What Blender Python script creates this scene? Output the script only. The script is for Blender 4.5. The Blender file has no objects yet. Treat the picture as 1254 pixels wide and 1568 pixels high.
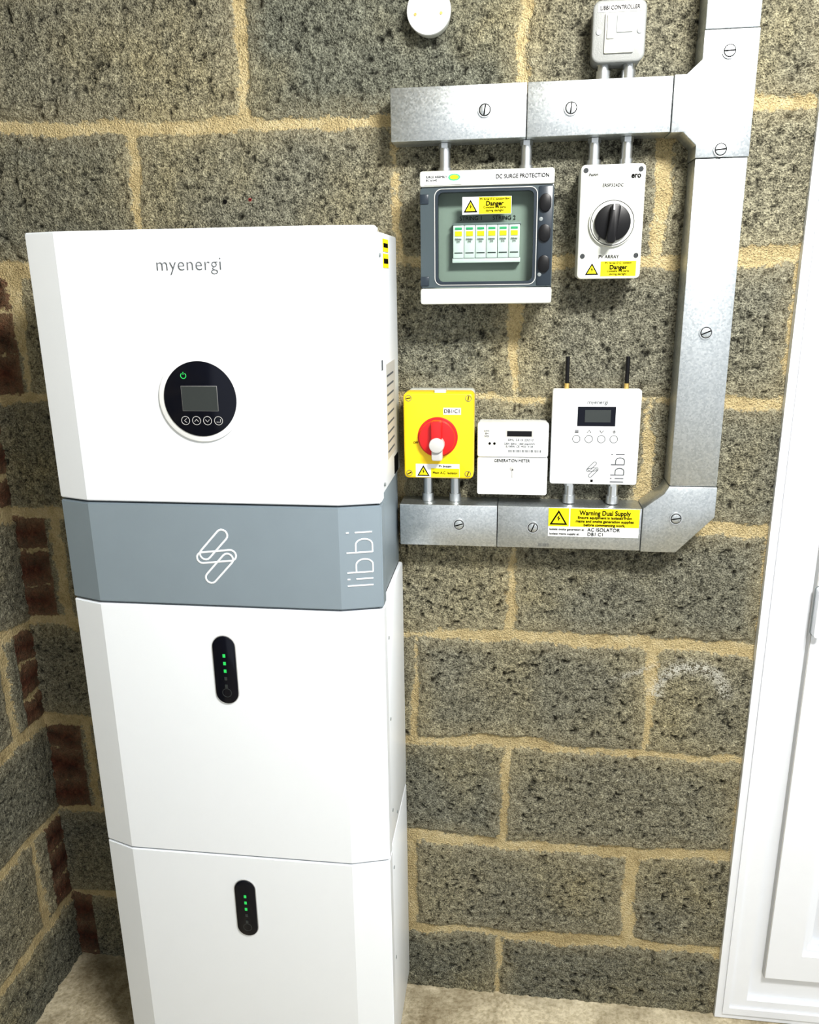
import bpy, bmesh, math, numpy as np
from mathutils import Matrix, Vector
sc=bpy.context.scene
COL=bpy.context.collection
FZ=0.03
# ------------------------------------------------------------------ materials
def nt(name):
    m=bpy.data.materials.new(name); m.use_nodes=True
    return m,m.node_tree,m.node_tree.nodes,m.node_tree.links,m.node_tree.nodes['Principled BSDF']
def simple(name,col,rough=.45,metal=0.,bump=.0,bscale=300.,var=.03,emit=None,es=0,coat=0.,spec=.5):
    m,t,N,L,b=nt(name)
    b.inputs['Roughness'].default_value=rough; b.inputs['Metallic'].default_value=metal
    b.inputs['Coat Weight'].default_value=coat; b.inputs['Specular IOR Level'].default_value=spec
    tc=N.new('ShaderNodeTexCoord'); no=N.new('ShaderNodeTexNoise'); no.inputs['Scale'].default_value=25; no.inputs['Detail'].default_value=2
    L.new(tc.outputs['Object'],no.inputs['Vector'])
    mx=N.new('ShaderNodeMix'); mx.data_type='RGBA'
    mx.inputs[6].default_value=(*[c*(1-var) for c in col],1); mx.inputs[7].default_value=(*[min(1,c*(1+var)) for c in col],1)
    L.new(no.outputs['Fac'],mx.inputs[0]); L.new(mx.outputs[2],b.inputs['Base Color'])
    if bump>0:
        n2=N.new('ShaderNodeTexNoise'); n2.inputs['Scale'].default_value=bscale; n2.inputs['Detail'].default_value=1; L.new(tc.outputs['Object'],n2.inputs['Vector'])
        bp=N.new('ShaderNodeBump'); bp.inputs['Strength'].default_value=bump; bp.inputs['Distance'].default_value=.001
        L.new(n2.outputs['Fac'],bp.inputs['Height']); L.new(bp.outputs['Normal'],b.inputs['Normal'])
    if emit: b.inputs['Emission Color'].default_value=(*emit,1); b.inputs['Emission Strength'].default_value=es
    return m
M={}
M['cab']=simple('cabinet_white',(.83,.87,.92),.36,var=.008)
M['band']=simple('cabinet_band_grey',(.25,.305,.35),.4,metal=.1)
M['white']=simple('white_plastic',(.80,.82,.83),.35,var=.015)
M['offw']=simple('light_grey_plastic',(.62,.64,.60),.42,var=.02)
M['grey']=simple('grey_plastic',(.20,.225,.23),.4)
M['cladgrey']=simple('metal_clad_grey',(.27,.28,.275),.5,bump=.3,bscale=500)
M['frame']=simple('door_frame_smoked',(.055,.075,.085),.35)
M['dark']=simple('dark_smoked_plastic',(.02,.03,.042),.3)
M['black']=simple('black_plastic',(.005,.005,.006),.35,spec=.3)
M['blackgloss']=simple('black_gloss',(.003,.004,.010),.15,spec=.3)
M['gap']=simple('shadow_gap_rubber',(.03,.035,.04),.7)
M['yellow']=simple('yellow_enclosure',(.86,.62,.01),.38)
M['ylabel']=simple('yellow_label',(.86,.74,.015),.5,spec=.2)
M['red']=simple('red_plastic',(.62,.012,.015),.32)
M['redplug']=simple('red_wall_plug',(.30,.02,.02),.6)
M['lgrey']=simple('pale_grey_plastic',(.50,.50,.49),.4)
M['ink']=simple('ink_black',(.008,.008,.008),.9,spec=0)
M['inkg']=simple('ink_grey',(.12,.13,.14),.9,spec=0)
M['inkw']=simple('ink_pale',(.82,.86,.90),.5)
M['green']=simple('green_led',(.02,.4,.08),.4,emit=(.05,.9,.2),es=.3)
M['dgreen']=simple('green_print',(.05,.45,.2),.5)
M['lcd']=simple('lcd_grey',(.045,.052,.052),.3,spec=.3)
M['brass']=simple('brass',(.75,.55,.2),.35,metal=.9)
M['upvc']=simple('upvc_white',(.79,.82,.87),.32,var=.015)
M['inner']=simple('enclosure_inner',(.31,.345,.315),.5)
M['steel']=simple('zinc_screw',(.62,.64,.65),.3,metal=.9)

def galv():
    m,t,N,L,b=nt('galvanised_steel')
    tc=N.new('ShaderNodeTexCoord'); v=N.new('ShaderNodeTexVoronoi'); v.inputs['Scale'].default_value=380
    L.new(tc.outputs['Object'],v.inputs['Vector'])
    no=N.new('ShaderNodeTexNoise'); no.inputs['Scale'].default_value=7; no.inputs['Detail'].default_value=4; L.new(tc.outputs['Object'],no.inputs['Vector'])
    sp=N.new('ShaderNodeSeparateColor'); L.new(v.outputs['Color'],sp.inputs[0])
    r=N.new('ShaderNodeValToRGB'); r.color_ramp.elements[0].color=(.50,.535,.55,1); r.color_ramp.elements[1].color=(.66,.69,.70,1)
    L.new(sp.outputs[0],r.inputs[0])
    mx=N.new('ShaderNodeMix'); mx.data_type='RGBA'; mx.blend_type='MULTIPLY'; mx.inputs[0].default_value=.25
    r2=N.new('ShaderNodeValToRGB'); r2.color_ramp.elements[0].position=.3; r2.color_ramp.elements[0].color=(.6,.6,.6,1); r2.color_ramp.elements[1].position=.7
    L.new(no.outputs['Fac'],r2.inputs[0]); L.new(r.outputs[0],mx.inputs[6]); L.new(r2.outputs[0],mx.inputs[7]); L.new(mx.outputs[2],b.inputs['Base Color'])
    b.inputs['Metallic'].default_value=.95
    mr=N.new('ShaderNodeMapRange'); mr.inputs[3].default_value=.34; mr.inputs[4].default_value=.44; L.new(sp.outputs[1],mr.inputs[0]); L.new(mr.outputs[0],b.inputs['Roughness'])
    return m
M['galv']=galv()
def glass():
    m,t,N,L,b=nt('clear_window')
    tr=N.new('ShaderNodeBsdfTransparent'); tr.inputs[0].default_value=(.86,.90,.88,1)
    gl=N.new('ShaderNodeBsdfGlossy'); gl.inputs['Roughness'].default_value=.08
    mx=N.new('ShaderNodeMixShader'); lw=N.new('ShaderNodeLayerWeight'); lw.inputs[0].default_value=.2
    L.new(lw.outputs['Fresnel'],mx.inputs[0]); L.new(tr.outputs[0],mx.inputs[1]); L.new(gl.outputs[0],mx.inputs[2])
    L.new(mx.outputs[0],N['Material Output'].inputs[0]); return m
M['glass']=glass()

def wallmat():
    m,t,N,L,b=nt('concrete_blockwork')
    tc=N.new('ShaderNodeTexCoord'); P=tc.outputs['Object']
    def noise(s,d=3,r=.6,off=0):
        n=N.new('ShaderNodeTexNoise'); n.inputs['Scale'].default_value=s; n.inputs['Detail'].default_value=d; n.inputs['Roughness'].default_value=r
        if off:
            a=N.new('ShaderNodeVectorMath'); a.inputs[1].default_value=(off,off,off); L.new(P,a.inputs[0]); L.new(a.outputs[0],n.inputs['Vector'])
        else: L.new(P,n.inputs['Vector'])
        return n.outputs['Fac']
    def math_(op,a,bb,c=None):
        n=N.new('ShaderNodeMath'); n.operation=op
        for i,x in enumerate((a,bb,c)):
            if x is None: continue
            if isinstance(x,(int,float)): n.inputs[i].default_value=x
            else: L.new(x,n.inputs[i])
        return n.outputs[0]
    def ramp(f,els):
        r=N.new('ShaderNodeValToRGB'); cr=r.color_ramp
        while len(cr.elements)<len(els): cr.elements.new(.5)
        for e,(p,c) in zip(cr.elements,els): e.position=p; e.color=(*c,1) if len(c)==3 else c
        L.new(f,r.inputs[0]); return r.outputs[0]
    def mix(f,a,bb,bt='MIX'):
        x=N.new('ShaderNodeMix'); x.data_type='RGBA'; x.blend_type=bt
        if isinstance(f,(int,float)): x.inputs[0].default_value=f
        else: L.new(f,x.inputs[0])
        for i,v in ((6,a),(7,bb)):
            if isinstance(v,tuple): x.inputs[i].default_value=(*v,1)
            else: L.new(v,x.inputs[i])
        return x.outputs[2]
    def attr(n):
        a=N.new('ShaderNodeAttribute'); a.attribute_name=n; return a.outputs['Fac']
    sd=attr('sd'); blk=attr('blk'); red=attr('red'); chalk=attr('chalk'); pit=attr('pit')
    fine=noise(360,2,.6); med=noise(130,4,.65,3.1); big=noise(4,2,.5,7.7); mid=noise(28,3,.6,1.3)
    g=math_('ADD',math_('MULTIPLY',fine,.55),math_('MULTIPLY',med,.45))
    base=ramp(g,[(.35,(.042,.041,.034)),(.44,(.135,.133,.110)),(.51,(.245,.242,.203)),(.59,(.365,.36,.30)),(.71,(.64,.625,.535))])
    darks=mix(math_('MULTIPLY',pit,.9),base,(.02,.02,.016))  # pits darkened in the colour itself, standing in for shade inside the holes
    tone=ramp(blk,[(0,(.78,.81,.77)),(.5,(1.0,.985,.91)),(1,(1.25,1.19,1.02))])
    bc=mix(1.,darks,tone,'MULTIPLY')
    stain=mix(math_('MULTIPLY',ramp(big,[(.45,(0,0,0)),(.70,(1,1,1))]),math_('MULTIPLY',mid,.95)),bc,mix(1.,darks,(1.7,1.5,1.03),'MULTIPLY'))
    redc=ramp(math_('ADD',math_('MULTIPLY',med,.6),math_('MULTIPLY',mid,.4)),[(.35,(.03,.013,.010)),(.55,(.13,.045,.026)),(.7,(.22,.105,.06))])
    bc2=mix(red,stain,redc)
    mort=ramp(math_('ADD',math_('MULTIPLY',mid,.55),math_('MULTIPLY',fine,.45)),[(.3,(.32,.245,.125)),(.5,(.60,.49,.27)),(.70,(.80,.70,.46))])
    s2=math_('ADD',math_('ADD',sd,math_('MULTIPLY',math_('SUBTRACT',med,.5),.022)),math_('MULTIPLY',math_('SUBTRACT',mid,.5),.026))
    mr=N.new('ShaderNodeMapRange'); mr.inputs[1].default_value=-.0012; mr.inputs[2].default_value=.002; L.new(s2,mr.inputs[0])
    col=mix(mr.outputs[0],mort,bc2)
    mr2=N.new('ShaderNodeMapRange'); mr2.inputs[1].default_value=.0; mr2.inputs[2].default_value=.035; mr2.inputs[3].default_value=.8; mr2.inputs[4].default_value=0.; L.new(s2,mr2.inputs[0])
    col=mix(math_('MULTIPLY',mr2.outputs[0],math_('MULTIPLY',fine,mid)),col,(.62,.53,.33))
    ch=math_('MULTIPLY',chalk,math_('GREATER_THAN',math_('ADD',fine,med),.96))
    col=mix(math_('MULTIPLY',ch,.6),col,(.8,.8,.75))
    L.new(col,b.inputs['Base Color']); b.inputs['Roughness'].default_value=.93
    b.inputs['Specular IOR Level'].default_value=.2
    bp=N.new('ShaderNodeBump'); bp.inputs['Strength'].default_value=1.; bp.inputs['Distance'].default_value=.014
    L.new(g,bp.inputs['Height']); L.new(bp.outputs['Normal'],b.inputs['Normal'])
    return m
M['block']=wallmat()
def floormat():
    m,t,N,L,b=nt('concrete_floor')
    tc=N.new('ShaderNodeTexCoord')
    n1=N.new('ShaderNodeTexNoise'); n1.inputs['Scale'].default_value=9; n1.inputs['Detail'].default_value=6; n1.inputs['Roughness'].default_value=.7; L.new(tc.outputs['Object'],n1.inputs[0])
    n2=N.new('ShaderNodeTexNoise'); n2.inputs['Scale'].default_value=150; n2.inputs['Detail'].default_value=3; L.new(tc.outputs['Object'],n2.inputs[0])
    r=N.new('ShaderNodeValToRGB'); r.color_ramp.elements[0].position=.32; r.color_ramp.elements[0].color=(.30,.25,.16,1); r.color_ramp.elements[1].position=.62; r.color_ramp.elements[1].color=(.72,.65,.49,1)
    L.new(n1.outputs[0],r.inputs[0])
    r2=N.new('ShaderNodeValToRGB'); r2.color_ramp.elements[0].position=.3; r2.color_ramp.elements[0].color=(.72,.70,.64,1); r2.color_ramp.elements[1].position=.6
    L.new(n2.outputs[0],r2.inputs[0])
    mx=N.new('ShaderNodeMix'); mx.data_type='RGBA'; mx.blend_type='MULTIPLY'; mx.inputs[0].default_value=1
    L.new(r.outputs[0],mx.inputs[6]); L.new(r2.outputs[0],mx.inputs[7]); L.new(mx.outputs[2],b.inputs['Base Color'])
    b.inputs['Roughness'].default_value=.85
    bp=N.new('ShaderNodeBump'); bp.inputs['Strength'].default_value=.5; bp.inputs['Distance'].default_value=.004; L.new(n2.outputs[0],bp.inputs['Height']); L.new(bp.outputs[0],b.inputs['Normal'])
    return m
M['floor']=floormat()
M['ceil']=simple('ceiling_board',(.62,.60,.55),.9)

# ------------------------------------------------------------------ helpers
def group(name,loc):
    e=bpy.data.objects.new(name,None); e.empty_display_size=.05; e.location=loc; COL.objects.link(e); return e
def add(mesh,name,par,mat):
    o=bpy.data.objects.new(name,mesh); COL.objects.link(o)
    if mat: mesh.materials.clear(); mesh.materials.append(mat)
    if par: o.parent=par; o.location=-Vector(par.location)
    return o
def finish(bm,name,par,mat,bevel=0,seg=2,ang=30,smooth=True):
    bmesh.ops.recalc_face_normals(bm,faces=bm.faces[:])
    if bevel>0:
        ed=[e for e in bm.edges if len(e.link_faces)==2 and e.calc_face_angle(0)>math.radians(ang)]
        bmesh.ops.bevel(bm,geom=ed,offset=bevel,segments=seg,affect='EDGES',profile=.5,clamp_overlap=True)
    me=bpy.data.meshes.new(name); bm.to_mesh(me); bm.free()
    if smooth:
        for p in me.polygons: p.use_smooth=True
        me.set_sharp_from_angle(angle=math.radians(35))
    return add(me,name,par,mat)
def box(name,par,x0,x1,y0,y1,z0,z1,mat,bevel=0,seg=2):
    bm=bmesh.new(); bmesh.ops.create_cube(bm,size=1)
    for v in bm.verts: v.co=Vector(((x0+x1)/2+v.co.x*(x1-x0),(y0+y1)/2+v.co.y*(y1-y0),(z0+z1)/2+v.co.z*(z1-z0)))
    return finish(bm,name,par,mat,bevel,seg)
def prism(name,par,poly,y0,y1,mat,bevel=0,seg=2,axis='y',smooth=True):
    bm=bmesh.new()
    def P(a,b,c): return (a,c,b) if axis=='y' else (a,b,c)
    v0=[bm.verts.new(P(a,b,y0)) for a,b in poly]; v1=[bm.verts.new(P(a,b,y1)) for a,b in poly]
    n=len(poly); bm.faces.new(v0); bm.faces.new(v1)
    for i in range(n): bm.faces.new((v0[i],v0[(i+1)%n],v1[(i+1)%n],v1[i]))
    return finish(bm,name,par,mat,bevel,seg,smooth=smooth)
def rrect(x0,x1,z0,z1,r,n=6):
    p=[]
    for cx,cz,a in ((x1-r,z1-r,0),(x0+r,z1-r,90),(x0+r,z0+r,180),(x1-r,z0+r,270)):
        for i in range(n+1):
            t=math.radians(a+90*i/n); p.append((cx+r*math.cos(t),cz+r*math.sin(t)))
    return p
def circ(cx,cz,r,n=48): return [(cx+r*math.cos(2*math.pi*i/n),cz+r*math.sin(2*math.pi*i/n)) for i in range(n)]
def cyl(name,par,cx,cz,r,y0,y1,mat,bevel=0,n=48): return prism(name,par,circ(cx,cz,r,n),y0,y1,mat,bevel)
def ring(name,par,outer,inner,y0,y1,mat):
    bm=bmesh.new(); n=len(outer)
    A=[[bm.verts.new((a,y,b)) for a,b in q] for q,y in ((outer,y0),(outer,y1),(inner,y1),(inner,y0))]
    for k in range(4):
        p,q=A[k],A[(k+1)%4]
        for i in range(n): bm.faces.new((p[i],p[(i+1)%n],q[(i+1)%n],q[i]))
    return finish(bm,name,par,mat,0)
def vcyl(name,par,x,y,r,z0,z1,mat,n=32):
    return prism(name,par,[(x+r*math.cos(2*math.pi*i/n),y+r*math.sin(2*math.pi*i/n)) for i in range(n)],z0,z1,mat,0,axis='z')
def tomesh(o,name,par,mat,Mx):
    COL.objects.link(o); dg=bpy.context.evaluated_depsgraph_get()
    me=bpy.data.meshes.new_from_object(o.evaluated_get(dg)); bpy.data.objects.remove(o)
    me.transform(Mx); me.name=name
    return add(me,name,par,mat)
def text(name,par,s,x,y,z,size,mat,rot=0,offset=0,align='CENTER',yaw=0,width=None,spacing=1.):
    c=bpy.data.curves.new(name,'FONT'); c.body=s; c.size=size; c.align_x=align; c.align_y='CENTER'; c.extrude=.0003; c.offset=offset; c.resolution_u=4; c.space_character=spacing
    o=bpy.data.objects.new(name,c)
    Mx=Matrix.Translation((x,y-.0003,z))@Matrix.Rotation(yaw,4,'Z')@Matrix.Rotation(math.pi/2,4,'X')@Matrix.Rotation(rot,4,'Z')
    if width:
        COL.objects.link(o); bpy.context.view_layer.update(); w=o.dimensions.x; COL.objects.unlink(o)
        if w>0: Mx=Mx@Matrix.Scale(width/w,4,(1,0,0))
    return tomesh(o,name,par,mat,Mx)
def strokes(name,par,paths,r,mat,Mx):
    c=bpy.data.curves.new(name,'CURVE'); c.dimensions='3D'; c.bevel_depth=r; c.bevel_resolution=2
    for pts,cl in paths:
        s=c.splines.new('POLY'); s.points.add(len(pts)-1); s.use_cyclic_u=cl
        for i,(a,b) in enumerate(pts): s.points[i].co=(a,b,0,1)
    c.use_fill_caps=True
    return tomesh(bpy.data.objects.new(name,c),name,par,mat,Mx)
def facing(x,y,z,yaw=0,rot=0,s=1.):
    return Matrix.Translation((x,y,z))@Matrix.Rotation(yaw,4,'Z')@Matrix.Rotation(math.pi/2,4,'X')@Matrix.Rotation(rot,4,'Z')@Matrix.Diagonal((s,s,.5*s,1))
def capsule(ax,ay,bx,by,r,n=8):
    a=math.atan2(by-ay,bx-ax); p=[]
    for i in range(n+1):
        t=a-math.pi/2+math.pi*i/n; p.append((bx+r*math.cos(t),by+r*math.sin(t)))
    for i in range(n+1):
        t=a+math.pi/2+math.pi*i/n; p.append((ax+r*math.cos(t),ay+r*math.sin(t)))
    return p
def libbi_paths():
    P=[([(0,0),(0,1.55)],False),([(.42,0),(.42,1.02)],False),([(.42,1.38),(.42,1.55)],False)]
    for x in (.84,2.1):
        P.append(([(x,0),(x,1.55)],False)); P.append(([(x,0),(x+.48,0)]+[(x+.48+.35*math.sin(math.pi*i/12),.5-.5*math.cos(math.pi*i/12)) for i in range(13)]+[(x,1.0)],False))
    P.append(([(3.35,0),(3.35,1.02)],False)); P.append(([(3.35,1.38),(3.35,1.55)],False))
    return [([(a-1.675,b-.775) for a,b in p],c) for p,c in P]
def logo_paths():
    return [(capsule(-.20,.04,.13,.40,.10),True),(capsule(-.13,-.40,.20,-.04,.10),True),(capsule(-.26,-.03,.26,.03,.10),True)]
def label(name,par,x0,x1,z0,z1,y,mat,t=.0006): return box(name,par,x0,x1,y-t,y+.0003,z0,z1,mat)
def triangle(name,par,cx,cz,s,y):
    prism(name+'_border',par,[(cx-s/2,cz-s*.43),(cx+s/2,cz-s*.43),(cx,cz+s*.43)],y-.0004,y,M['ink'])
    k=.70; d=-s*.04
    prism(name+'_field',par,[(cx-s/2*k,cz-s*.43*k+d),(cx+s/2*k,cz-s*.43*k+d),(cx,cz+s*.43*k+d)],y-.0007,y,M['ylabel'])
    q=s*.2
    prism(name+'_bolt',par,[(cx+.25*q,cz+.7*q),(cx-.5*q,cz-.25*q),(cx-.05*q,cz-.2*q),(cx-.25*q,cz-1.3*q),(cx+.5*q,cz-.1*q),(cx+.05*q,cz-.1*q)],y-.001,y,M['ink'])

# ------------------------------------------------------------------ walls
rng=np.random.RandomState(7)
TAB=rng.rand(8,256,256)
def vn(u,z,s,k,o=0.):
    a=u*s+o+100; b=z*s+o*1.7+100
    i=np.floor(a).astype(int); j=np.floor(b).astype(int); fa=a-i; fb=b-j
    fa=fa*fa*(3-2*fa); fb=fb*fb*(3-2*fb); T=TAB[k]
    g=lambda x,y:T[x%256,y%256]
    return (g(i,j)*(1-fa)+g(i+1,j)*fa)*(1-fb)+(g(i,j+1)*(1-fa)+g(i+1,j+1)*fa)*fb
BEDS=[-.035,.19,.415,.64,.865,1.09,1.315,1.54,1.765,1.99,2.215,2.44]
def build_wall(name,U,Z,perps,reds,mapf,seed,keep=None,chalk=False,bedtilt=0.):
    uu,zz=np.meshgrid(U,Z)
    zt=zz-bedtilt*uu
    u=uu+.010*(vn(uu,zz,14,0,seed)-.5)+.006*(vn(uu,zz,45,1,seed)-.5)
    z=zt+.016*(vn(uu,zz,4,2,seed)-.5)+.010*(vn(uu,zz,22,3,seed)-.5)
    jd=np.full(uu.shape,9.); blk=np.zeros(uu.shape); red=np.zeros(uu.shape)
    for b in BEDS: jd=np.minimum(jd,np.abs(z-b))
    for k in range(len(BEDS)-1):
        m=(z>=BEDS[k])&(z<BEDS[k+1])
        ps=sorted(perps[k]); idx=np.zeros(uu.shape,int)
        for p in ps:
            jd=np.where(m,np.minimum(jd,np.abs(u-p)+.001),jd); idx+=(u>p)
        rv=np.random.RandomState(seed*100+k).rand(len(ps)+1)
        blk=np.where(m,rv[idx],blk)
        if reds.get(k) is not None:
            lo,hi=reds[k]; rm=m&(uu>lo)&(uu<hi); red=np.where(rm,1.,red)
            for q in (1/3.,2/3.):
                zb=BEDS[k]+(BEDS[k+1]-BEDS[k])*q
                jd=np.where(rm,np.minimum(jd,np.abs(z-zb)+.0085),jd)
    hw=.0085+.013*(vn(uu,zz,6,4,seed)-.42)
    hw=np.maximum(hw,.0055)
    sd=jd-hw
    e=np.clip(sd/.009+.2,0,1); e=e*e*(3-2*e)
    rough=(vn(uu,zz,110,5,seed)-.5)*.004+(vn(uu,zz,45,6,seed)-.5)*.003+(vn(uu,zz,230,7,seed)-.5)*.0026
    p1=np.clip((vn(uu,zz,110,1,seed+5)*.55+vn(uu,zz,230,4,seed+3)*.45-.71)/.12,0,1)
    h=e*(.0045+rough-p1*.006)+(1-e)*((vn(uu,zz,30,3,seed)-.5)*.0035+(vn(uu,zz,8,0,seed)-.5)*.003)
    ch=np.zeros(uu.shape)
    if chalk:
        r=np.sqrt((uu-.335)**2+((zz-.765)*1.05)**2); ch=np.exp(-((r-.062)/.012)**2)*(zz>.76)*(.6+vn(uu,zz,30,0,2)*.6)
        ch=np.maximum(ch,np.exp(-(((uu-.235)/.04)**2+((zz-.808-(uu-.235)*.4)/.006)**2))*.8)
        ch=np.clip(ch,0,1)
    X,Y,Zz=mapf(uu,zz,h)
    nz,nu=uu.shape
    co=np.stack([X,Y,Zz],-1).reshape(-1,3)
    ii=np.arange(nz*nu).reshape(nz,nu)
    q=np.stack([ii[:-1,:-1],ii[:-1,1:],ii[1:,1:],ii[1:,:-1]],-1).reshape(-1,4)
    if keep is not None:
        c=keep((uu[:-1,:-1]+uu[1:,1:])/2,(zz[:-1,:-1]+zz[1:,1:])/2).reshape(-1); q=q[c]
    me=bpy.data.meshes.new(name); me.vertices.add(len(co)); me.vertices.foreach_set('co',co.ravel().astype('f'))
    me.loops.add(q.size); me.loops.foreach_set('vertex_index',q.ravel().astype('i'))
    me.polygons.add(len(q)); me.polygons.foreach_set('loop_start',np.arange(0,q.size,4).astype('i'))
    me.update(calc_edges=True); me.polygons.foreach_set('use_smooth',np.ones(len(q),bool))
    for nme,arr in (('sd',sd),('blk',blk),('red',red),('chalk',ch),('pit',p1*e)):
        a=me.attributes.new(nme,'FLOAT','POINT'); a.data.foreach_set('value',arr.ravel().astype('f'))
    me.validate()
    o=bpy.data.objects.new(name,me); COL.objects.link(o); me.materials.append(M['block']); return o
LX=-.967
DX0,DX1,DZ1=.455,1.40,2.12
U=np.concatenate([np.arange(LX-.02,.50,.0030),np.arange(.50,2.0,.02)])
Z=np.concatenate([np.arange(0,1.95,.0030),np.arange(1.95,2.42,.01)])
A=[-.88,-.448,0.,.452,.9,1.35,1.8]; B=[-.645,-.197,.228,.68,1.13,1.58]
perps={0:[-.6,-.01,.46],1:[-.645,-.193,.255,.7],2:[-.875,-.45,.0,.45],3:[-.63,-.18,.262,.7],4:A,5:B,6:[-.897,-.45,0.,.45,.9,1.35],7:[-.645,-.199,.222,.68,1.1,1.6],8:[-.9,-.447,0.002,.45,.9,1.35],9:B,10:A}
reds={2:(-9,-.89),4:(-9,-.90),6:(-9,-.905),0:(-.985,-.92)}
wb=build_wall('wall_back',U,Z,perps,reds,lambda u,z,h:(u,.001-h,z),3,keep=lambda u,z:~((u>DX0)&(u<DX1)&(z<DZ1)),chalk=True,bedtilt=-.003)
U2=np.concatenate([np.arange(-.01,.75,.0035),np.arange(.75,2.6,.02)])
redl={1:(-9,.06),3:(-9,.06),5:(-9,.06),7:(-9,.06)}
pl={k:([.102+.45*i for i in range(6)] if k%2 else [.33+.45*i for i in range(6)]) for k in range(11)}
wl=build_wall('wall_left',U2,np.concatenate([np.arange(0,1.7,.0035),np.arange(1.7,2.42,.012)]),pl,redl,lambda u,z,h:(LX+h-.002,-u,z),11)
box('floor',None,-1.15,2.05,-2.7,.12,FZ-.08,FZ,M['floor'])
box('ceiling',None,-1.15,2.05,-2.7,.12,2.4,2.46,M['ceil'])

# ------------------------------------------------------------------ battery cabinet
cab=group('battery_storage_cabinet',(-.45,-.14,FZ))
def prof(yb):
    return [(-.709,yb),(-.709,-.250),(-.654,-.268),(-.258,-.268),(-.195,-.250),(-.195,yb)]
FY=-.268
mods=[('inverter_cover',1.1925,1.588,'cab'),('centre_band',1.0245,1.1895,'band'),('battery_upper_cover',.5565,1.0215,'cab'),('battery_lower_cover',.09,.5545,'cab')]
for n,z0,z1,mt in mods:
    bm=bmesh.new(); poly=prof(-.222); v0=[bm.verts.new((a,b,z0)) for a,b in poly]; v1=[bm.verts.new((a,b,z1)) for a,b in poly]; k=len(poly)
    bm.faces.new(v0); bm.faces.new(v1)
    for i in range(k): bm.faces.new((v0[i],v0[(i+1)%k],v1[(i+1)%k],v1[i]))
    bmesh.ops.recalc_face_normals(bm,faces=bm.faces[:])
    bmesh.ops.bevel(bm,geom=[e for e in bm.edges if e.calc_face_angle(0)>.5],offset=.002,segments=2,affect='EDGES')
    me=bpy.data.meshes.new(n); bm.to_mesh(me); bm.free(); add(me,n,cab,M[mt])
box('inverter_body',cab,-.706,-.198,-.219,-.022,1.195,1.583,M['cab'],.004)
box('band_body',cab,-.700,-.202,-.221,-.03,1.0245,1.1935,M['band'],.002)
box('battery_body_upper',cab,-.706,-.1965,-.219,-.022,.5575,1.0205,M['cab'],.004)
box('battery_body_lower',cab,-.706,-.1965,-.219,-.022,.09,.5535,M['cab'],.004)
box('inner_seam_core',cab,-.700,-.203,-.245,-.03,.092,1.58,M['gap'])
box('base_plinth',cab,-.69,-.214,-.24,-.03,FZ,.09,M['gap'],.003)
for i,x in enumerate((-.68,-.225)): box('foot_%d'%i,cab,x-.02,x+.02,-.25,-.02,FZ,.045,M['grey'],.003)
text('maker_lettering',cab,'myenergi',-.457,FY-.0003,1.540,.026,M['inkg'],offset=-.0004,width=.094,spacing=1.05)
DX=-.4555
cyl('display_surround',cab,DX,1.352,.0635,FY-.004,FY+.002,M['white'],.0015,64)
cyl('display_disc',cab,DX,1.352,.0550,FY-.0055,FY,M['blackgloss'],.0008,64)
box('display_lcd',cab,DX-.027,DX+.027,FY-.0062,FY,1.335,1.371,M['lcd'])
strokes('lcd_outline',cab,[([(-.027,-.018),(.027,-.018),(.027,.018),(-.027,.018)],True)],.0004,M['lgrey'],facing(DX,FY-.006,1.353))
for i in range(4):
    x=DX-.0245+i*.0168
    strokes('touch_button_%d'%(i+1),cab,[([(.0062*math.cos(t*math.pi/12),.0062*math.sin(t*math.pi/12)) for t in range(24)],True),([[( .002,.003),(-.002,0),(.002,-.003)],[(-.003,-.0015),(0,.002),(.003,-.0015)],[(-.003,.0015),(0,-.002),(.003,.0015)],[(-.003,-.002),(.003,-.002),(.003,.002)]][i],False)],.0005,M['lgrey'],facing(x,FY-.006,1.3205))
strokes('power_symbol',cab,[([(.004*math.sin(t),.004*math.cos(t)) for t in [ .6+i*(5.08/16) for i in range(17)]],False),([(0,.0015),(0,.0055)],False)],.0006,M['green'],facing(DX-.022,FY-.006,1.386))
strokes('band_logo',cab,logo_paths(),.019,M['inkw'],facing(-.453,FY,1.107,s=.088))
ya=math.atan2(.018,.063)
strokes('band_lettering',cab,libbi_paths(),.052,M['inkw'],facing(-.2285,-.2600,1.107,yaw=ya,rot=math.pi/2,s=.0255))
for k,(x,zc,h) in enumerate(((-.453,.914,.0595),(-.452,.448,.0585))):
    r=.0185
    prism('indicator_surround_%d'%k,cab,capsule(x,zc-h+r,x,zc+h-r,r+.0012,12),FY-.0012,FY,M['lgrey'])
    prism('indicator_panel_%d'%k,cab,capsule(x,zc-h+r,x,zc+h-r,r,12),FY-.0035,FY,M['blackgloss'],.0008)
    for j in range(5):
        label('charge_led_%d_%d'%(k,j),cab,x-.0022,x+.0022,zc+.026-j*.0135-.0028,zc+.026-j*.0135+.0028,FY-.0036,M['green'] if j<3 else M['lcd'])
    strokes('indicator_ring_%d'%k,cab,[([(.0075*math.cos(t*math.pi/12),.0075*math.sin(t*math.pi/12)) for t in range(24)],True)],.0005,M['lcd'],facing(x,FY-.0036,zc-.040))
SX=-.198
def slabel(n,y0,y1,z0,z1,mt,x=SX): box(n,cab,x-.0005,x+.0008,y0,y1,z0,z1,M[mt])
slabel('side_warning_label',-.165,-.115,1.556,1.574,'ylabel'); slabel('side_warning_label_b',-.165,-.115,1.533,1.553,'ylabel')
slabel('side_warning_ink',-.160,-.121,1.562,1.568,'ink',SX+.0004); slabel('side_warning_ink_b',-.160,-.121,1.539,1.546,'ink',SX+.0004)
slabel('side_rating_label',-.16,-.07,1.24,1.39,'lgrey'); 
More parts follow.
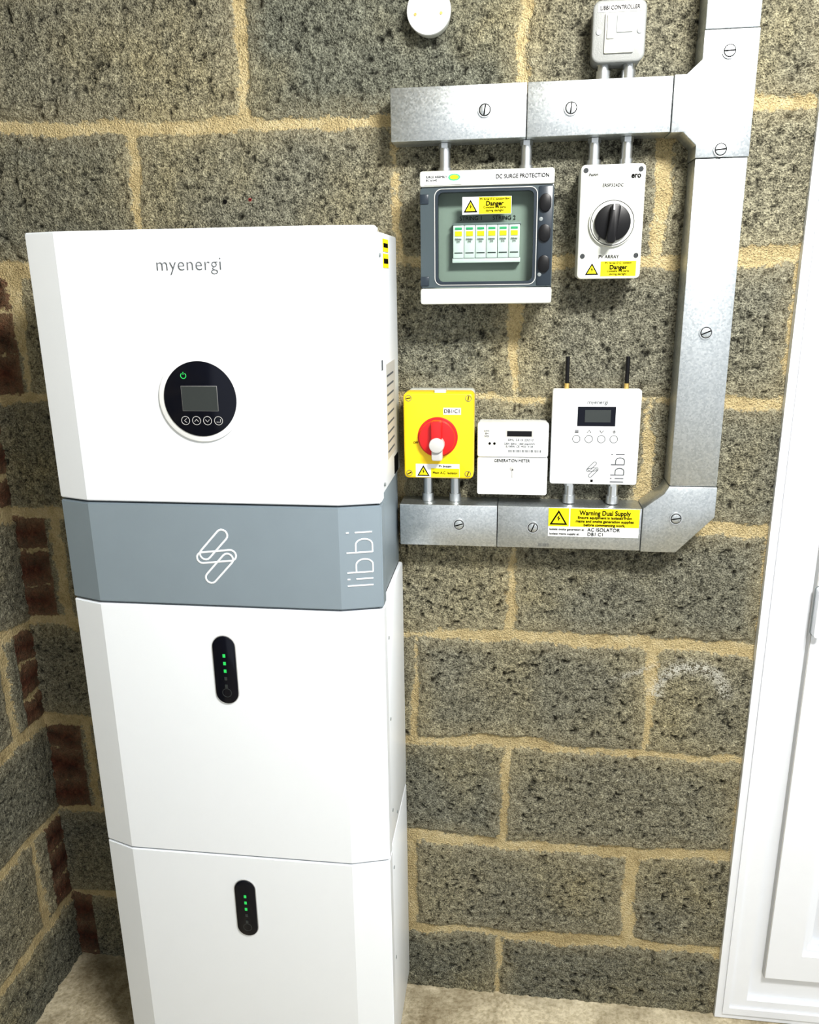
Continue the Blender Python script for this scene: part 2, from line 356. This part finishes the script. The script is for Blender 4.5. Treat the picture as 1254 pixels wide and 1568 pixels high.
for i in range(9): slabel('side_rating_line_%d'%i,-.155,-.09,1.25+i*.015,1.253+i*.015,'inkg',SX+.0004)
slabel('side_mark',-.2,-.19,1.385,1.40,'inkg'); slabel('side_mark_b',-.09,-.05,1.2,1.23,'ink')
for i,(y,z) in enumerate([(-.20,1.55),(-.20,1.21),(-.2,.95),(-.2,.8),(-.2,.62),(-.2,.5),(-.15,.58),(-.2,.3)]):
    bm=bmesh.new(); bmesh.ops.create_cone(bm,cap_ends=True,segments=16,radius1=.003,radius2=.003,depth=.002,matrix=Matrix.Translation((-.1965,y,z))@Matrix.Rotation(math.pi/2,4,'Y'))
    finish(bm,'side_screw_%d'%i,cab,M['grey'])

# ------------------------------------------------------------------ trunking
trT=group('steel_cable_trunking',(0.01,-.03,1.757)); trV=group('steel_cable_trunking.001',(.295,-.03,1.6)); trB=group('steel_cable_trunking.002',(.0,-.03,1.1))
TY=-.060; YB=-.004
def tbox(g,n,poly,yf=TY): prism(n,g,poly,yf,YB,M['galv'],.0012,2)
tbox(trT,'top_run_left',[(-.198,1.7195),(.0083,1.7195),(.0083,1.795),(-.198,1.795)])
tbox(trT,'top_run_right',[(.0093,1.7195),(.2195,1.7195),(.2195,1.795),(.0093,1.795)])
tbox(trV,'tee_piece',[(.2205,1.7185),(.238,1.7185),(.2575,1.700),(.2575,1.6825),(.3345,1.6825),(.3345,1.8515),(.2575,1.8515),(.2575,1.814),(.2375,1.796),(.2205,1.796)],TY-.0015)
tbox(trV,'riser_top',[(.2585,1.8525),(.3335,1.8525),(.3335,2.39),(.2585,2.39)])
tbox(trV,'vertical_run',[(.2585,1.1805),(.3335,1.1805),(.3335,1.6815),(.2585,1.6815)])
tbox(trB,'corner_bend',[(.218,1.0645),(.276,1.0645),(.3345,1.128),(.3345,1.1795),(.2575,1.1795),(.2500,1.166),(.2180,1.1405)],TY-.0015)
tbox(trB,'bottom_run_right',[(-.0245,1.0655),(.217,1.0655),(.217,1.1395),(-.0245,1.1395)])
tbox(trB,'bottom_run_left',[(-.1945,1.0655),(-.0255,1.0655),(-.0255,1.1395),(-.1945,1.1395)])
for i,(g,x,z) in enumerate([(trT,-.054,1.759),(trT,.074,1.757),(trV,.294,1.823),(trV,.293,1.693),(trV,.295,1.429),(trB,.272,1.125),(trB,.036,1.103),(trB,-.091,1.105)]):
    ty=TY-.0015 if i in (2,3,5) else TY
    ring('turnbuckle_washer_%d'%i,g,circ(x,z,.0102,32),circ(x,z,.0088,32),ty-.003,ty,M['steel'])
    ring('turnbuckle_groove_%d'%i,g,circ(x,z,.0090,32),circ(x,z,.0074,32),ty-.0008,ty,M['ink'])
    cyl('turnbuckle_head_%d'%i,g,x,z,.0076,ty-.0038,ty,M['galv'],.0006,32)
    a=[1.4,1.45,.05,.1,.4,.2,1.2,.3][i]; c,s=math.cos(a),math.sin(a)
    prism('turnbuckle_slot_%d'%i,g,[(x+c*p-s*q,z+s*p+c*q) for p,q in ((-.0072,-.0009),(.0072,-.0009),(.0072,.0009),(-.0072,.0009))],ty-.0042,ty-.002,M['ink'])
def conduit(g,i,x,z0,z1,nut0=True,nut1=True):
    vcyl('conduit_%d'%i,g,x,-.03,.0085,z0,z1,M['steel'])
    if nut0: vcyl('conduit_coupler_%d'%i,g,x,-.03,.0105,z0,z0+.014,M['steel'],32)
    if nut1: vcyl('conduit_bush_%d'%i,g,x,-.03,.0098,z1-.007,z1,M['steel'],6)
label('label_backing',trB,.062,.213,1.0885,1.1385,TY-.0014,M['white'])
label('label_yellow',trB,.0985,.213,1.1065,1.1385,TY-.0018,M['ylabel'])
label('label_yellow_tri',trB,.062,.0965,1.1065,1.1385,TY-.0018,M['ylabel'])
triangle('label_triangle',trB,.079,1.1225,.030,TY-.0026)
LY=TY-.0027
text('label_title',trB,'Warning Dual Supply',.156,LY,1.131,.0115,M['ink'],width=.085,offset=.0002)
text('label_line1',trB,'Ensure equipment is isolated from\nmains and onsite generation supplies\nbefore commencing work.',.156,LY,1.1165,.0065,M['ink'],offset=.0001)
text('label_line2',trB,'Isolate onsite generation at',.064,LY,1.1015,.0055,M['ink'],align='LEFT',width=.058); text('label_line3',trB,'Isolate mains supply at',.064,LY,1.0935,.0055,M['ink'],align='LEFT',width=.050)
text('label_line4',trB,'AC ISOLATOR',.128,LY,1.1015,.0085,M['ink'],align='LEFT'); text('label_line5',trB,'DB1 C1',.128,LY,1.0935,.0085,M['ink'],align='LEFT')
text('maker_emboss',trB,'|||| |||||||',.055,TY-.0003,1.072,.006,M['inkg'])

# ------------------------------------------------------------------ DC surge protection box
dc=group('surge_protection_enclosure',(-.05,-.05,1.575))
for i,x in enumerate((-.117,.010)): conduit(dc,i,x,1.669,1.7190)
prism('back_box',dc,rrect(-.148,.050,1.479,1.670,.006),-.004,-.055,M['offw'],.002)
box('top_band',dc,-.150,.052,-.1,-.055,1.649,1.672,M['offw'],.004)
box('bottom_band',dc,-.150,.053,-.1,-.055,1.477,1.5015,M['offw'],.004)
box('side_left',dc,-.149,-.143,-.0925,-.055,1.50,1.65,M['dark'],.001)
box('side_right',dc,.045,.052,-.0925,-.055,1.50,1.65,M['dark'],.001)
box('inner_panel',dc,-.143,.046,-.068,-.055,1.501,1.65,M['inner'])
ring('door_frame',dc,rrect(-.149,.052,1.5025,1.648,.004),rrect(-.122,.0225,1.511,1.641,.008),-.098,-.085,M['frame'])
ring('door_gasket',dc,rrect(-.1255,.026,1.5075,1.6445,.010),rrect(-.122,.0225,1.511,1.641,.008),-.0995,-.096,M['dark'])
ring('door_bezel_line',dc,rrect(-.1275,.028,1.5055,1.6465,.011),rrect(-.1264,.0269,1.5066,1.6454,.010),-.0993,-.096,M['lgrey'])
prism('door_window',dc,rrect(-.1225,.023,1.5105,1.6415,.008),-.0955,-.0935,M['glass'])
box('latch_strip',dc,.0285,.051,-.0995,-.085,1.5035,1.647,M['dark'],.002)
for i,z in enumerate((1.623,1.58,1.5355)):
    prism('latch_knob_%d'%i,dc,capsule(.0395,z-.004,.0395,z+.004,.0085,10),-.104,-.097,M['black'],.001)
for i,z in enumerate((1.520,1.6)): cyl('latch_pin_%d'%i,dc,.0335,z,.003,-.1005,-.097,M['grey'],.0003,16)
for i,z in enumerate((1.512,1.632)): box('hinge_%d'%i,dc,-.1495,-.1365,-.1,-.085,z-.007,z+.007,M['dark'],.001)
for i in range(6):
    x0=-.0995+i*.0171
    box('surge_module_%d'%i,dc,x0,x0+.0165,-.088,-.068,1.546,1.594,M['white'],.0008)
    label('module_toggle_%d'%i,dc,x0+.003,x0+.0135,1.5785,1.5855,-.0883,M['ylabel'])
    label('module_stripe_%d'%i,dc,x0+.003,x0+.0135,1.588,1.591,-.0883,M['dgreen'])
    text('module_text_%d'%i,dc,'DEHN\n275',x0+.008,-.0892,1.572,.0036,M['ink'])
    box('module_slot_%d'%i,dc,x0+.002,x0+.0145,-.0885,-.08,1.553,1.5545,M['gap'])
box('module_shroud',dc,-.101,.004,-.0865,-.07,1.539,1.546,M['white'],.001)
box('din_cover_top',dc,-.101,.004,-.0815,-.068,1.5945,1.598,M['grey'],.0005)
text('string_one',dc,'STRING 1',-.073,-.0692,1.605,.0085,M['ink']); text('string_two',dc,'STRING 2',-.022,-.0692,1.605,.0085,M['ink'])
label('danger_label',dc,-.085,-.011,1.609,1.634,-.0957,M['white']); label('danger_yellow',dc,-.060,-.0115,1.6095,1.6335,-.0962,M['ylabel'])
triangle('danger_triangle',dc,-.0725,1.621,.021,-.0967)
text('danger_a',dc,'PV Array D.C. Junction Box',-.036,-.0972,1.6305,.0042,M['ink'],width=.044); text('danger_b',dc,'Danger',-.036,-.0972,1.624,.009,M['ink'],offset=.0002); text('danger_c',dc,'Contains live parts\nduring daylight',-.036,-.0972,1.6165,.0045,M['ink'])
label('name_plate',dc,-.038,.048,1.6545,1.6675,-.1,M['white']); text('name_text',dc,'DC SURGE PROTECTION',.0045,-.1008,1.661,.0082,M['ink'],width=.078,offset=.0001)
label('maker_sticker',dc,-.142,-.086,1.652,1.669,-.1,M['white']); prism('maker_oval',dc,[(-.097+.009*math.cos(t/12*math.pi),1.662+.0048*math.sin(t/12*math.pi)) for t in range(24)],-.1012,-.1,M['dgreen'])
prism('maker_oval_in',dc,[(-.097+.0065*math.cos(t/12*math.pi),1.662+.003*math.sin(t/12*math.pi)) for t in range(24)],-.1015,-.1,M['ylabel'])
text('maker_text',dc,'SURGE ASSEMBLY\nIEC 61643',-.140,-.1008,1.6605,.0045,M['ink'],align='LEFT',width=.032)

# ------------------------------------------------------------------ grey rotary isolator
iso=group('rotary_isolator_switch',(.139,-.04,1.594))
for i,x in enumerate((.113,.162)): conduit(iso,i,x,1.674,1.7190)
prism('base',iso,rrect(.0925,.1845,1.5135,1.6745,.006),-.004,-.045,M['offw'],.001)
prism('lid',iso,rrect(.091,.186,1.512,1.676,.007),-.0455,-.08,M['offw'],.0025,3)
cyl('collar',iso,.140,1.593,.0345,-.086,-.078,M['offw'],.002,64)
ring('dial_line',iso,circ(.140,1.593,.0325,64),circ(.140,1.593,.0316,64),-.0864,-.08,M['ink'])
cyl('knob_disc',iso,.140,1.593,.0265,-.094,-.08,M['black'],.002,64)
prism('knob_grip',iso,[(.140+math.cos(-.12)*a-math.sin(-.12)*b,1.593+math.sin(-.12)*a+math.cos(-.12)*b) for a,b in rrect(-.007,.007,-.030,.026,.005)],-.108,-.09,M['black'],.002)
label('knob_pointer',iso,.1385,.1405,1.610,1.619,-.1085,M['inkw'])
for i,(x,z) in enumerate(((.0985,1.668),(.1785,1.668),(.0985,1.546),(.1785,1.546))):
    cyl('lid_screw_%d'%i,iso,x,z,.0036,-.081,-.078,M['gap'],0,20)
text('maker_text',iso,'ero',.172,-.0804,1.6595,.011,M['ink'],width=.014,offset=.0003); text('rating_text',iso,'IP66NW',.110,-.0804,1.6615,.0058,M['ink'],width=.014); text('model_text',iso,'ERSP324DC',.139,-.0804,1.6465,.0062,M['ink'])
text('array_text',iso,'PV ARRAY',.138,-.0804,1.5445,.0068,M['ink'])
text('zero_text',iso,'0',.1215,-.0868,1.571,.007,M['ink']); text('one_text',iso,'I',.1105,-.0868,1.596,.006,M['ink'])
label('danger_label',iso,.100,.180,1.5155,1.5385,-.08,M['white']); label('danger_yellow',iso,.1265,.1795,1.516,1.538,-.0804,M['ylabel']); triangle('danger_triangle',iso,.1135,1.527,.020,-.0810)
text('danger_a',iso,'PV Array D.C. Isolator',.153,-.0814,1.5355,.004,M['ink'],width=.04); text('danger_b',iso,'Danger',.153,-.0814,1.529,.0088,M['ink'],offset=.0002); text('danger_c',iso,'Contains live parts\nduring daylight',.153,-.0814,1.5215,.0044,M['ink'])

# ------------------------------------------------------------------ fused spur / controller switch
sp=group('fused_spur_switch',(.139,-.025,1.86))
for i,x in enumerate((.121,.158)): conduit(sp,i,x,1.7965,1.825)
prism('metal_box',sp,rrect(.102,.1765,1.819,1.899,.012),-.004,-.042,M['cladgrey'],.002)
prism('front_plate',sp,rrect(.101,.1775,1.818,1.900,.012),-.0425,-.050,M['cladgrey'],.003,3)
prism('white_insert',sp,rrect(.1185,.161,1.8295,1.882,.002),-.0535,-.048,M['offw'],.0012)
box('rocker',sp,.1215,.1325,-.057,-.053,1.848,1.880,M['white'],.0015); box('fuse_holder',sp,.1355,.1585,-.056,-.053,1.856,1.879,M['white'],.001)
ring('insert_line',sp,rrect(.1195,.160,1.8315,1.8455,.001),rrect(.1205,.1590,1.8325,1.8445,.001),-.0538,-.053,M['lgrey'])
label('rocker_gap',sp,.1330,.1350,1.848,1.880,-.0533,M['grey']); label('fuse_gap',sp,.1355,.1585,1.853,1.8555,-.0533,M['grey'])
label('name_plate',sp,.108,.1705,1.8835,1.894,-.050,M['lgrey']); text('name_text',sp,'LIBBI CONTROLLER',.139,-.0508,1.8888,.0075,M['ink'],width=.056)
for i,x in enumerate((.110,.1685)): cyl('plate_screw_%d'%i,sp,x,1.858,.0038,-.0515,-.048,M['steel'],.0005,20)

# ------------------------------------------------------------------ round conduit box cover
rb=group('round_junction_box',(-.141,-.02,1.904))
cyl('box_body',rb,-.141,1.904,.031,-.004,-.026,M['offw'],.002,64); cyl('cover',rb,-.141,1.904,.0335,-.0265,-.034,M['white'],.0025,64)
for i,x in enumerate((-.161,-.122)): cyl('cover_screw_%d'%i,rb,x,1.899,.0022,-.0352,-.033,M['brass'],0,16)

# ------------------------------------------------------------------ yellow isolator
ac=group('rotary_isolator_switch.001',(-.124,-.04,1.263))
for i,x in enumerate((-.148,-.100)): conduit(ac,i,x,1.1400,1.193)
prism('base',ac,rrect(-.1815,-.0675,1.1925,1.3345,.006),-.004,-.042,M['offw'],.001)
prism('lid',ac,rrect(-.183,-.066,1.191,1.336,.008),-.0425,-.08,M['yellow'],.004,3)
box('padlock_tab',ac,-.131,-.112,-.078,-.06,1.334,1.341,M['lgrey'],.001)
KX,KZ=-.1255,1.2625
cyl('dial_plate',ac,KX,KZ,.0335,-.083,-.078,M['red'],.0015,64)
cyl('knob_disc',ac,KX,KZ,.030,-.093,-.082,M['red'],.002,64)
prism('knob_grip',ac,rrect(KX-.0085,KX+.0085,KZ-.012,KZ+.031,.004),-.108,-.09,M['red'],.002)
prism('grip_tip_stem',ac,rrect(KX-.0085,KX+.0095,KZ-.036,KZ-.004,.004),-.104,-.088,M['lgrey'],.002)
cyl('grip_tip_head',ac,KX+.0005,KZ-.009,.0125,-.110,-.09,M['lgrey'],.002,32)
for i,(x,z,a) in enumerate(((-.174,1.327,.2),(-.075,1.327,1.4),(-.174,1.2,.5),(-.075,1.2,1.2))):
    ring('lid_screw_ring_%d'%i,ac,circ(x,z,.0052,24),circ(x,z,.0044,24),-.0806,-.078,M['inkg'])
    c,s=math.cos(a),math.sin(a)
    prism('lid_screw_slot_%d'%i,ac,[(x+c*p-s*q,z+s*p+c*q) for p,q in ((-.0035,-.0007),(.0035,-.0007),(.0035,.0007),(-.0035,.0007))],-.0808,-.079,M['ink'])
label('circuit_plate',ac,-.116,-.087,1.300,1.3115,-.08,M['white']); text('circuit_text',ac,'DB1/C1',-.1015,-.0808,1.3057,.0085,M['ink'],width=.025)
text('off_text',ac,'OFF',KX-.037,-.0804,KZ-.01,.005,M['ink'])
label('isolator_label',ac,-.163,-.089,1.1935,1.2165,-.08,M['white']); label('isolator_label_yellow',ac,-.137,-.0895,1.194,1.209,-.0804,M['ylabel']); triangle('isolator_triangle',ac,-.150,1.205,.021,-.081)
text('isolator_text_a',ac,'PV System',-.113,-.0810,1.2127,.005,M['ink']); text('isolator_text_b',ac,'Main A.C. Isolator',-.113,-.0812,1.2015,.006,M['ink'],width=.042)

# ------------------------------------------------------------------ generation meter
me_=group('electricity_meter',(-.002,-.025,1.22))
prism('base',me_,rrect(-.060,.057,1.158,1.280,.004),-.004,-.036,M['white'],.001)
prism('upper_cover',me_,rrect(-.061,.058,1.2235,1.282,.004),-.0365,-.052,M['white'],.002)
prism('terminal_cover',me_,rrect(-.061,.058,1.157,1.2228,.004),-.0365,-.050,M['white'],.002)
label('lcd',me_,-.011,.030,1.2595,1.2685,-.052,M['black']); label('lcd_border',me_,-.014,.033,1.257,1.271,-.0516,M['lgrey'])
text('serial_text',me_,'EML 2315 23210',.012,-.0524,1.2535,.0052,M['inkg'],width=.042); text('spec_text',me_,'230V 50Hz  1000 imp/kWh\n5(100)A  CE  M23  0120',.010,-.0524,1.2445,.0046,M['inkg'])
text('spec_text_b',me_,'kWh\nEM\n2023',-.045,-.0524,1.264,.0045,M['inkg'])
for i in range(22): label('barcode_%d'%i,me_,-.008+i*.0025,-.008+i*.0025+(.0008 if i%3 else .0015),1.2325,1.2365,-.0521,M['inkg'])
for i,x in enumerate((-.04,-.032)): cyl('pulse_led_%d'%i,me_,x,1.247,.0022,-.0526,-.05,M['ink'],0,16)
text('name_text',me_,'GENERATION METER',-.002,-.0505,1.2172,.0078,M['ink'],width=.06)
cyl('seal_screw',me_,-.001,1.204,.0042,-.0515,-.048,M['lgrey'],.0005,24); box('seal_tail',me_,-.0018,.0,-.0515,-.049,1.188,1.203,M['lgrey'])
ring('seal_recess',me_,rrect(-.009,.007,1.183,1.211,.005),rrect(-.0083,.0063,1.1837,1.2103,.0045),-.0503,-.049,M['lgrey'])
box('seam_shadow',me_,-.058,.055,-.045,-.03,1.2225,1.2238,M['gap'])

# ------------------------------------------------------------------ energy controller
lc=group('energy_controller',(.135,-.02,1.256))
for i,x in enumerate((.097,.170)): conduit(lc,i,x,1.1410,1.179)
prism('back_shell',lc,rrect(.066,.2045,1.178,1.334,.003),-.004,-.018,M['lgrey'],.001)
prism('front_shell',lc,rrect(.063,.2075,1.1755,1.3365,.004),-.0185,-.040,M['white'],.002,3)
ly=-.0402
label('screen',lc,.105,.167,1.276,1.3085,-.040,M['blackgloss']); label('screen_lcd',lc,.117,.159,1.2825,1.303,-.0404,M['lcd'])
for i in range(4):
    x=.1045+i*.0205
    strokes('button_ring_%d'%i,lc,[([(.0062*math.cos(t*math.pi/12),.0062*math.sin(t*math.pi/12)) for t in range(24)],True)],.0006,M['inkg'],facing(x,ly,1.254))
    strokes('button_icon_%d'%i,lc,[[([(-.003,.002),(.003,.002)],False),([(-.003,0),(.003,0)],False),([(-.003,-.002),(.003,-.002)],False)],[([(-.003,-.002),(0,.0025),(.003,-.002)],False)],[([(-.003,.002),(0,-.0025),(.003,.002)],False)],[([(-.003,0),(.003,0)],False),([(0,-.003),(0,.003)],False)]][i],.0006,M['ink'],facing(x,ly,1.2665))
text('maker_text',lc,'myenergi',.137,ly,1.316,.0095,M['inkg'],width=.033)
strokes('logo',lc,logo_paths(),.022,M['inkg'],facing(.1335,ly,1.2015,s=.027))
strokes('lettering',lc,libbi_paths(),.065,M['inkg'],facing(.1745,ly,1.2045,rot=math.pi/2,s=.0142))
label('reset_mark',lc,.131,.135,1.180,1.184,-.04,M['ink'])
for i,x in enumerate((.0865,.184)):
    vcyl('antenna_base_%d'%i,lc,x,-.022,.0040,1.336,1.345,M['brass'],16); vcyl('antenna_%d'%i,lc,x,-.022,.0034,1.345,1.389,M['black'],20)

# ------------------------------------------------------------------ door
d=group('door_1',(.93,.0,1.0))
FX0,FX1=.441,1.42; FT=2.14; zb=FZ+.002
def framering(n,x0,x1,z0,z1,w,y0,y1,wb=None,mt='upvc'):
    wb=wb or w
    ring(n,d,[(x0,z0),(x1,z0),(x1,z1),(x0,z1)],[(x0+w,z0+wb),(x1-w,z0+wb),(x1-w,z1-w),(x0+w,z1-w)],y0,y1,M[mt])
framering('outer_frame',FX0,FX1,zb,FT,.060,-.012,.055,wb=.050)
framering('frame_rebate',FX0+.014,FX1-.014,zb+.014,FT-.014,.012,-.016,.0,wb=.016)
framering('frame_step',FX0+.058,FX1-.058,zb+.048,FT-.058,.028,-.002,.05,wb=.07)
framering('weather_seal',FX0+.0855,FX1-.0855,zb+.1155,FT-.0855,.003,-.017,-.0,mt='lgrey')
framering('sash',FX0+.087,FX1-.087,zb+.117,FT-.087,.064,-.018,.04,wb=.06)
framering('sash_bead',FX0+.150,FX1-.150,zb+.176,FT-.150,.012,-.010,.03)
framering('sash_bead_inner',FX0+.161,FX1-.161,zb+.187,FT-.161,.010,-.003,.03)
box('panel',d,FX0+.16,FX1-.16,.006,.03,zb+.18,FT-.16,M['upvc'],.002)
box('mid_rail',d,FX0+.15,FX1-.15,-.012,.02,1.0,1.08,M['upvc'],.003)
prism('hinge_plate',d,rrect(.530,.584,.915,.985,.006),-.030,-.0175,M['upvc'],.003)
prism('hinge_knuckle',d,rrect(.525,.538,.905,.995,.005),-.036,-.0125,M['upvc'],.002)
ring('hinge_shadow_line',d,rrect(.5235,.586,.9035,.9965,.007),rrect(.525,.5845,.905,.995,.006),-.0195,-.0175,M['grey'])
prism('handle_plate',d,rrect(1.29,1.32,.90,1.12,.010),-.026,-.017,M['upvc'],.003)
prism('handle_lever',d,rrect(1.20,1.315,1.05,1.068,.008),-.062,-.046,M['upvc'],.004); cyl('handle_boss',d,1.305,1.059,.009,-.05,-.02,M['upvc'],.002,24)

pg=group('wall_plug',(-.445,-.005,1.66)); cyl('red_plug',pg,-.446,1.647,.0026,-.006,.01,M['redplug'],0,16); cyl('plug_hole',pg,-.446,1.647,.0014,-.0065,0,M['ink'],0,12)
cyl('drilled_hole',pg,-.490,1.645,.0035,-.0062,.01,M['ink'],0,16)

# ------------------------------------------------------------------ lights
def area(name,loc,target,size,power,col,sy=None):
    l=bpy.data.lights.new(name,'AREA'); l.energy=power; l.color=col; l.shape='RECTANGLE' if sy else 'SQUARE'; l.size=size
    if sy: l.size_y=sy
    o=bpy.data.objects.new(name,l); COL.objects.link(o); o.location=loc
    o.rotation_euler=(Vector(target)-Vector(loc)).to_track_quat('-Z','Y').to_euler(); return o
area('ceiling_lamp',(.50,-1.25,2.36),(-.10,0,.8),.42,50,(1,.98,.945),.25)
w=bpy.data.worlds.new('ambient_fill'); sc.world=w; w.use_nodes=True
w.node_tree.nodes['Background'].inputs[0].default_value=(.93,.965,1,1); w.node_tree.nodes['Background'].inputs[1].default_value=.85  # ambient fill added to brighten floor and batteries, no real source behind it

# ------------------------------------------------------------------ camera
ps,th,ro=.13191,.28185,-.0146
R=Matrix.Rotation(ps,4,'Z')@Matrix.Rotation(math.pi/2-th,4,'X')@Matrix.Rotation(ro,4,'Z')
cd=bpy.data.cameras.new('camera'); co=bpy.data.objects.new('camera',cd); COL.objects.link(co)
co.matrix_world=Matrix.Translation((.00058,-1.40238,1.51742))@R
cd.sensor_fit='VERTICAL'; cd.sensor_height=36; cd.sensor_width=36; cd.lens=1236.554/1568*36; cd.clip_start=.05
sc.camera=co
sc.view_settings.view_transform='Standard'; sc.view_settings.look='None'; sc.view_settings.exposure=0.45; sc.view_settings.gamma=.88
